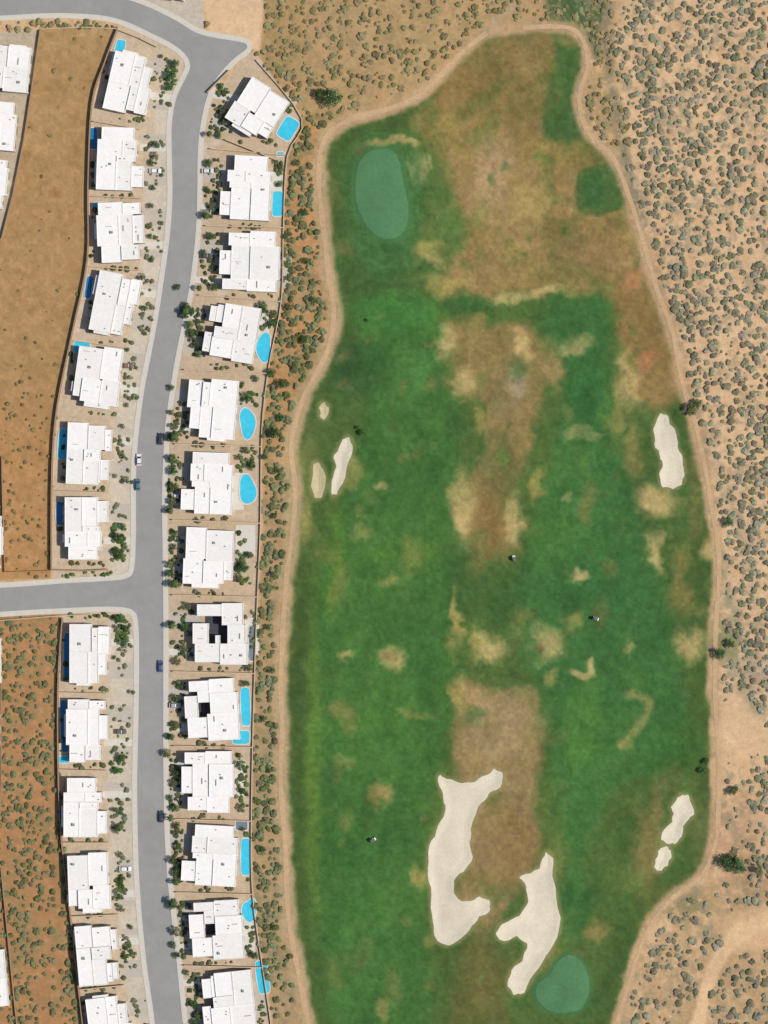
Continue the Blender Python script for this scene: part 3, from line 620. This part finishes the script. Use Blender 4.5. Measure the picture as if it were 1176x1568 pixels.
for gy_ in np.arange(-140,1700,step):
    for gx_ in np.arange(-140,1310,step):
        x=gx_+random.uniform(-4.4,4.4); y=gy_+random.uniform(-4.4,4.4)
        if samp(isroad,x,y)<11 or samp(lots,x,y)>.3 or samp(pad1,x,y)>.3 or samp(GS,x,y)<11 : continue
        gs=samp(GS,x,y)
        n1=samp(n_m,x,y); nc=samp(n_c,x,y); u=random.random()
        if samp(slope,x,y)>.4:
            pr=0.02 if y<430 else (0.05 if y<600 else .28); 
            if u<pr: items.append((x,y,random.uniform(.3,.75),.8,jc((128,116,78))))
            continue
        if samp(slope2,x,y)>.4:
            if u<.55+.3*nc: items.append((x,y,random.uniform(.4,1.15),.8,jc((118,118,82))))
            continue
        if samp(bankm,x,y)>.4:
            if u<.62+.4*nc: items.append((x,y,random.uniform(.5,1.35),.8,jc((112,116,80),18)))
            continue
        if samp(lightm,x,y)>.4 or samp(trailm,x,y)>.3: continue
        if samp(topd,x,y)>.4 or (x<900 and y<200):
            if u<.46+.4*n1+.2*nc: items.append((x,y,random.uniform(.4,1.2),.7,jc((138,128,90))))
            continue
        if x>880 or gs>10:
            pr=.58+.2*n1+.35*nc
            if y>1200: pr=.40+.4*n1+.2*nc
            if 1060<x<1150 and 1150<y<1380: pr=.12
            if u<pr: items.append((x,y,random.uniform(.45,1.3),.65,jc((136,132,106),20)))
scatter_mesh('desert_scrub',items,P2,IV2,IF2)
print('scrub',len(items))
gi=[]
def gs_(x,y,rx,ry,n,c=(74,88,52),r0=.35,r1=.9):
    for k in range(n):
        gi.append((x+random.uniform(-rx,rx),y+random.uniform(-ry,ry),random.uniform(r0,r1),.9,jc(c,16)))
for i,(x,y,w_,l,rot,t) in enumerate(HL):
    x1=roadx(min(max(y,135),1600))-10
    gs_((x+w_/2+x1)/2,y,(x1-x-w_/2)/2-2,l*.42,20,(108,112,80)); gs_(x,y+l/2+7,w_*.4,3,7,(100,106,70)); gs_(x-w_/2-8,y,3,l*.4,4)
for i,(x,y,w_,l,rot,t) in enumerate(HR):
    xa=roadx(min(max(y,140),1600),False)+11
    gs_((x-w_/2+xa)/2,y,(x-w_/2-xa)/2,l*.46,38,(86,94,64)); gs_(x+w_/2+10,y,7,l*.42,22,(94,106,70)); gs_(x,y+l/2+8,w_*.4,4,9,(100,104,72))
for a in [(262,118,12,26,26),(182,830,11,28,34),(187,958,12,24,34),(182,1165,12,18,16),(182,1255,10,20,16),(186,1350,10,20,14),(195,1450,8,20,12),(150,944,45,3,14),(135,880,40,4,12),(372,870,12,24,26),(418,500,8,26,22),(385,612,10,12,16),(384,700,8,16,16),(372,1210,7,36,24)]:
    gs_(*a[:5],c=(86,106,58))
for k in range(60): gi.append((random.uniform(60,230),random.uniform(36,44)+0,random.uniform(.3,.7),.8,jc((110,116,74))))
PW=[(441,197,20,24),(425,312,14,24),(404,532,18,26),(379,648,19,27),(379,750,20,26),(376,1082,12,34),(369,1129,18,15),(376,1312,12,33),(382,1394,15,25),(402,1496,15,30)]
def inpool(x,y): return any(abs(x-a)<c and abs(y-b)<d for a,b,c,d in PW)
gi=[g for g in gi if samp(isroad,g[0],g[1])>9 and not inpool(g[0],g[1])]
scatter_mesh('garden_shrubs',gi,P2,IV2,IF2)
def tree_mesh(seed,h=1.0,green=(66,86,44)):
    r=np.random.default_rng(seed); vs=[];fs=[];mi=[];cs=[]
    def tube(p0,p1,r0,r1,n=7):
        p0=Vector(p0);p1=Vector(p1); d=(p1-p0).normalized(); a=d.orthogonal().normalized(); b=d.cross(a); k=len(vs)
        for p,rr in ((p0,r0),(p1,r1)):
            for i in range(n):
                t=6.2832*i/n; vs.append(tuple(p+a*math.cos(t)*rr+b*math.sin(t)*rr)); cs.append((.08,.055,.035))
        for i in range(n):
            j=(i+1)%n; fs.append((k+i,k+j,k+n+j,k+n+i)); mi.append(0)
    tube((0,0,-.1),(0.03,0.02,.45),.07,.05); lobes=[]
    for i in range(6):
        t=6.2832*i/6+r.uniform(-.4,.4); rad=r.uniform(.35,.68); z=r.uniform(.85,1.25); p=(math.cos(t)*rad,math.sin(t)*rad,z)
        tube((0.03,0.02,.43),p,.035,.012,5); lobes.append((p,r.uniform(.3,.48)))
    lobes.append(((0.05,0,1.4),.45))
    g=lin(green)/KL
    for (p,lr) in lobes:
        sh=r.uniform(.7,1.4)
        for k in range(130):
            d=r.normal(size=3); d/=np.linalg.norm(d); rr=lr*r.uniform(.45,1.1); c=np.array(p)+d*rr*np.array([1,1,.8])
            a=r.normal(size=3); a/=np.linalg.norm(a); b=np.cross(a,d); b/=np.linalg.norm(b)+1e-6; a=np.cross(b,d)*.6+a*.4
            s=r.uniform(.05,.10); k0=len(vs)
            for q in (c-a*s-b*s,c+a*s-b*s*.6,c+a*s*1.1+b*s,c-a*s*.8+b*s*.9): vs.append(tuple(q))
            cc=g*sh*r.uniform(.7,1.35); cs.extend([tuple(cc)]*4); fs.append((k0,k0+1,k0+2,k0+3)); mi.append(1)
    me=bpy.data.meshes.new('desert_tree'); me.from_pydata(vs,[],fs); me.materials.append(M['bark']); me.materials.append(M['leaf']); me.polygons.foreach_set('material_index',mi)
    ca=me.color_attributes.new('Col','FLOAT_COLOR','POINT'); c4=np.ones((len(vs),4),np.float32); c4[:,:3]=np.array(cs); ca.data.foreach_set('color',c4.ravel()); me.update(); return me
TM=[tree_mesh(1,green=(82,106,58)),tree_mesh(2,green=(102,118,68)),tree_mesh(3,green=(78,112,66)),tree_mesh(4,green=(118,122,82))]
def palm_mesh(seed):
    r=np.random.default_rng(seed); vs=[];fs=[];mi=[];cs=[]
    n=8; segs=6
    for s in range(segs+1):
        z=s/segs*1.6; rr=.055-.018*s/segs+(0.008 if s%2 else 0)
        for i in range(n): vs.append((math.cos(6.2832*i/n)*rr+.03*z*z,math.sin(6.2832*i/n)*rr,z-.05)); cs.append((.12,.09,.06))
    for s in range(segs):
        for i in range(n): j=(i+1)%n; fs.append((s*n+i,s*n+j,(s+1)*n+j,(s+1)*n+i)); mi.append(0)
    g=lin((84,104,62))/KL
    for f in range(22):
        t=6.2832*f/22+r.uniform(-.12,.12); up=r.uniform(-.1,.9); L=r.uniform(.75,1.0); prev=None
        for s in range(7):
            q=s/6; rad=L*q*(1-.12*q); z=1.55+up*.5*q-.75*q*q; w_=.09*math.sin(math.pi*min(q*.9+.12,1))+.008
            cx,cy=.077+math.cos(t)*rad,math.sin(t)*rad; k0=len(vs)
            vs.append((cx-math.sin(t)*w_,cy+math.cos(t)*w_,z-.04)); vs.append((cx,cy,z)); vs.append((cx+math.sin(t)*w_,cy-math.cos(t)*w_,z-.04))
            cs.extend([tuple(g*r.uniform(.7,1.3))]*3)
            if prev is not None:
                fs.append((prev,prev+1,k0+1,k0)); fs.append((prev+1,prev+2,k0+2,k0+1)); mi+= [1,1]
            prev=k0
    me=bpy.data.meshes.new('palm_tree'); me.from_pydata(vs,[],fs); me.materials.append(M['bark']); me.materials.append(M['leaf']); me.polygons.foreach_set('material_index',mi)
    ca=me.color_attributes.new('Col','FLOAT_COLOR','POINT'); c4=np.ones((len(vs),4),np.float32); c4[:,:3]=np.array(cs); ca.data.foreach_set('color',c4.ravel()); me.update(); return me
PM=[palm_mesh(1),palm_mesh(2)]
def tree(px,py,rpx,kind=0,palm=False):
    if inpool(px,py): return
    o=bpy.data.objects.new('palm_tree' if palm else 'desert_tree',(PM if palm else TM)[kind%(2 if palm else 4)]); sc.collection.objects.link(o)
    x,y=W((px,py)); s=rpx*S; o.location=(x,y,hz(px,py)); o.rotation_euler=(0,0,random.uniform(0,6.28)); o.scale=(s*random.uniform(.9,1.1),s*random.uniform(.9,1.1),s*(1.5 if palm else random.uniform(.75,1.0)))
for t in [(508,150,17,2),(490,146,11,0),(1126,1322,17,2),(1112,1318,14,0),(1114,798,9,2),(1058,627,11,1),(1066,618,8,1),(1122,1210,9,0),(434,588,10,0),(421,664,11,0),(467,325,7,2),(416,1026,7,1),(1075,1180,7,2),(1080,1165,6,0),
          (562,491,3.5,2),(553,662,6,0),(548,655,4,2),(1160,1330,8,3),(1100,1000,10,2),(1118,985,9,1),(402,470,9,2),(418,495,8,0),(335,205,5,1),(272,440,6,0),
          (262,118,10,2),(268,98,8,0),(258,135,8,2),(240,222,7,0),(238,238,6,3),(184,822,9,2),(180,846,9,0),(188,806,6,2),(182,948,8,2),(194,962,8,0),(190,984,8,2),(186,1160,7,0),(178,1180,7,2),
          (186,1244,6,2),(180,1268,8,0),(188,1345,6,1),(184,1372,7,0),(196,1450,6,3),(380,608,9,2),(378,690,7,3),(386,712,8,0),(372,868,10,2),(382,850,7,0),(366,885,8,3),(375,945,5,2),(382,1022,7,1),(378,1046,6,0),
          (366,1170,7,2),(372,1210,7,0),(368,1235,6,3),(390,1462,8,0),(418,480,7,3),(428,282,6,2),(428,255,6,0),(416,572,9,2),(392,580,6,1),(404,700,6,0),(455,250,6,3),(470,400,6,1),(445,470,7,3),(430,640,7,2),(425,720,6,1),(420,790,6,0),(418,880,6,3),
          (410,960,6,1),(405,1100,6,3),(412,1180,5,1),(402,1300,6,0),(420,1420,6,1),(480,460,7,1),(465,520,7,0),(452,560,6,3),(286,470,8,0),(285,484,6,2),(262,668,8,0),(258,672,6,0),(264,955,7,0),(262,1385,8,2)]:
    tree(*t)
for i,(x,y,w_,l,rot,t) in enumerate(HR):
    x0=x-w_/2
    for dy in (-l*.42,-l*.15,l*.06,l*.24,l*.4):
        if random.random()<.9: tree(x0-random.uniform(5,26),y+dy+random.uniform(-6,6),random.uniform(5.5,9),random.randint(0,3))
    if random.random()<.8: tree(max(roadx(min(max(y+20,140),1600),False)+14,0),y+l*.45,7,i,True)
    if i!=7 : tree(x+w_/2+8,y-l*.42,random.uniform(4,6),random.randint(0,3))
for i,(x,y,w_,l,rot,t) in enumerate(HL):
    for dy in (-l*.45,l*.45,.05*l):
        if random.random()<.7: tree(x+w_/2+random.uniform(5,18),y+dy,random.uniform(4,6.5),random.randint(0,3))
    if i%2: tree(x-w_/2-7,y+l*.4,5,1)
for p in [(268,668,8,0),(262,700,6,1),(268,892,8,0),(264,958,8,1),(266,1380,9,0),(275,1388,7,1),(262,1252,8,1),(285,476,8,0),(204,1060,5,1),(203,738,5,0)]: tree(p[0],p[1],p[2],p[3],True)
# ------------------------------------------------------------ cars
def car(px,py,rot,col,name='parked_car'):
    m=mat('car_paint',col,0.3,0.02,2,spec=0.5,linear=True)
    b=MB()
    prof=[(-2.25,.35),(-2.28,.75),(-2.15,.95),(-1.0,1.0),(1.0,1.0),(2.05,.88),(2.25,.68),(2.28,.35)]
    def prism(prof,hw0,hw1,zmid,mi):
        L=[];Rr=[]
        for (x,z) in prof:
            t=(z-prof[0][1])/(zmid) ; h=hw0+(hw1-hw0)*min(max(t,0),1); L.append((x,h,z)); Rr.append((x,-h,z))
        n=len(prof)
        for i in range(n):
            j=(i+1)%n; b.poly([L[i],L[j],Rr[j],Rr[i]],mi)
        b.poly(L[::-1],mi); b.poly(Rr,mi)
    prism(prof,.92,.86,.6,0)
    B0=[(-1.8,.80,.985),(1.2,.80,.985),(1.2,-.80,.985),(-1.8,-.80,.985)]; B1=[(-1.35,.64,1.42),(.45,.64,1.42),(.45,-.64,1.42),(-1.35,-.64,1.42)]
    for i in range(4):
        j=(i+1)%4; b.poly([B0[j],B0[i],B1[i],B1[j]],1)
    T1=[(-1.37,.66,1.421),(.47,.66,1.421),(.47,-.66,1.421),(-1.37,-.66,1.421)]; T2=[(-1.2,.55,1.48),(.3,.55,1.48),(.3,-.55,1.48),(-1.2,-.55,1.48)]
    for i in range(4):
        j=(i+1)%4; b.poly([T1[j],T1[i],T2[i],T2[j]],0)
    b.poly(T2[::-1],0)
    for wx_ in (-1.4,1.4):
        for sy in (-1,1):
            pts=[(wx_+.34*math.cos(t*6.2832/14),.34+.34*math.sin(t*6.2832/14)) for t in range(14)]
            A=[(p[0],sy*.72,p[1]) for p in pts]; Bq=[(p[0],sy*.95,p[1]) for p in pts]
            for i in range(14): b.poly([A[i],A[(i+1)%14],Bq[(i+1)%14],Bq[i]],2)
            b.poly(Bq,2)
    for sy in (-1,1): b.box(2.2,sy*.6-.2,.6,2.29,sy*.6+.2,.74,3,True); b.box(-2.3,sy*.6-.2,.7,-2.2,sy*.6+.2,.86,4,True)
    for sy in (-1,1): b.box(.75,sy*.95-.08,.98,.93,sy*.95+.08,1.1,0,True)
    o=b.obj(name,[m,M['glass'],M['rubber'],M['white'],M['red']]); bm=bmesh.new(); bm.from_mesh(o.data); bmesh.ops.recalc_face_normals(bm,faces=bm.faces); bm.to_mesh(o.data); bm.free()
    x,y=W((px,py)); o.location=(x,y,0.04); o.rotation_euler=(0,0,math.radians(rot))
for c in [(213,704,90,(.6,.6,.6)),(211,742,90,(.05,.12,.16)),(279,478,78,(.03,.03,.04)),(246,672,88,(.03,.035,.05)),(246,1020,90,(.06,.08,.17)),(247,1250,90,(.04,.04,.06)),
          (238,262,0,(.6,.6,.6)),(196,560,0,(.18,.10,.08)),(318,262,0,(.5,.5,.52)),(272,760,0,(.6,.6,.58)),(185,1120,0,(.1,.1,.1)),(268,1080,0,(.3,.3,.32)),(192,1330,0,(.6,.6,.6)),(316,392,0,(.06,.06,.07))]:
    car(*c)
# ------------------------------------------------------------ flags & carts
def flag(px,py):
    x,y=W((px,py)); e=bpy.data.objects.new('golf_flag',None); sc.collection.objects.link(e); e.location=(x,y,hz(px,py)+.03)
    p=MB(); n=8
    for i in range(n):
        a,b_=6.2832*i/n,6.2832*(i+1)/n
        p.poly([(math.cos(a)*.03,math.sin(a)*.03,0),(math.cos(b_)*.03,math.sin(b_)*.03,0),(math.cos(b_)*.02,math.sin(b_)*.02,2.3),(math.cos(a)*.02,math.sin(a)*.02,2.3)])
    p.obj('pole',[M['white']],e); f=MB()
    for i in range(5): f.poly([(.02+i*.11,.04*math.sin(i),1.85),(.02+(i+1)*.11,.04*math.sin(i+1),1.85),(.02+(i+1)*.11,.04*math.sin(i+1),2.28),(.02+i*.11,.04*math.sin(i),2.28)])
    f.obj('cloth',[M['red']],e)
    c=MB(); c.poly([(math.cos(6.2832*i/16)*.07,math.sin(6.2832*i/16)*.07,.012) for i in range(16)]); c.obj('cup',[M['rubber']],e)
flag(590,290); flag(868,1512)
def golf_cart(px,py,rot):
    b=MB()
    b.box(-1.15,-.58,.28,1.15,.58,.5,0,True)
    b.poly([(.75,-.55,.5),(.75,.55,.5),(.85,.5,.95),(.85,-.5,.95)],0); b.poly([(.85,-.5,.95),(.85,.5,.95),(1.15,.55,.7),(1.15,-.55,.7)],0); b.poly([(1.15,-.55,.7),(1.15,.55,.7),(1.16,.56,.45),(1.16,-.56,.45)],0)
    b.box(-.6,-.52,.51,.05,.52,.85,1,True); b.box(-.68,-.52,.852,-.5,.52,1.25,1,True); b.box(-1.12,-.5,.51,-.72,.5,.9,2,True)
    for x in (-.85,.5):
        for y in (-.5,.5): b.box(x-.02,y-.02,.52,x+.02,y+.02,1.85,2,True)
    b.box(-.95,-.58,1.86,.6,.58,1.92,1,True)
    for x in (-.8,.8):
        for y in (-.6,.6):
            pts=[(x+.24*math.cos(t*.5236),.24+.24*math.sin(t*.5236)) for t in range(12)]
            for i in range(12): j=(i+1)%12; b.poly([(pts[i][0],y-.1,pts[i][1]),(pts[j][0],y-.1,pts[j][1]),(pts[j][0],y+.1,pts[j][1]),(pts[i][0],y+.1,pts[i][1])],2)
            b.poly([(p[0],y-.1,p[1]) for p in pts],2); b.poly([(p[0],y+.1,p[1]) for p in pts],2)
    o=b.obj('golf_cart',[M['white'],M['shade'],M['rubber']]); x,y=W((px,py)); o.location=(x,y,hz(px,py)+.05); o.rotation_euler=(0,0,math.radians(rot))
golf_cart(571,1286,30); golf_cart(787,855,100); golf_cart(912,947,-20)
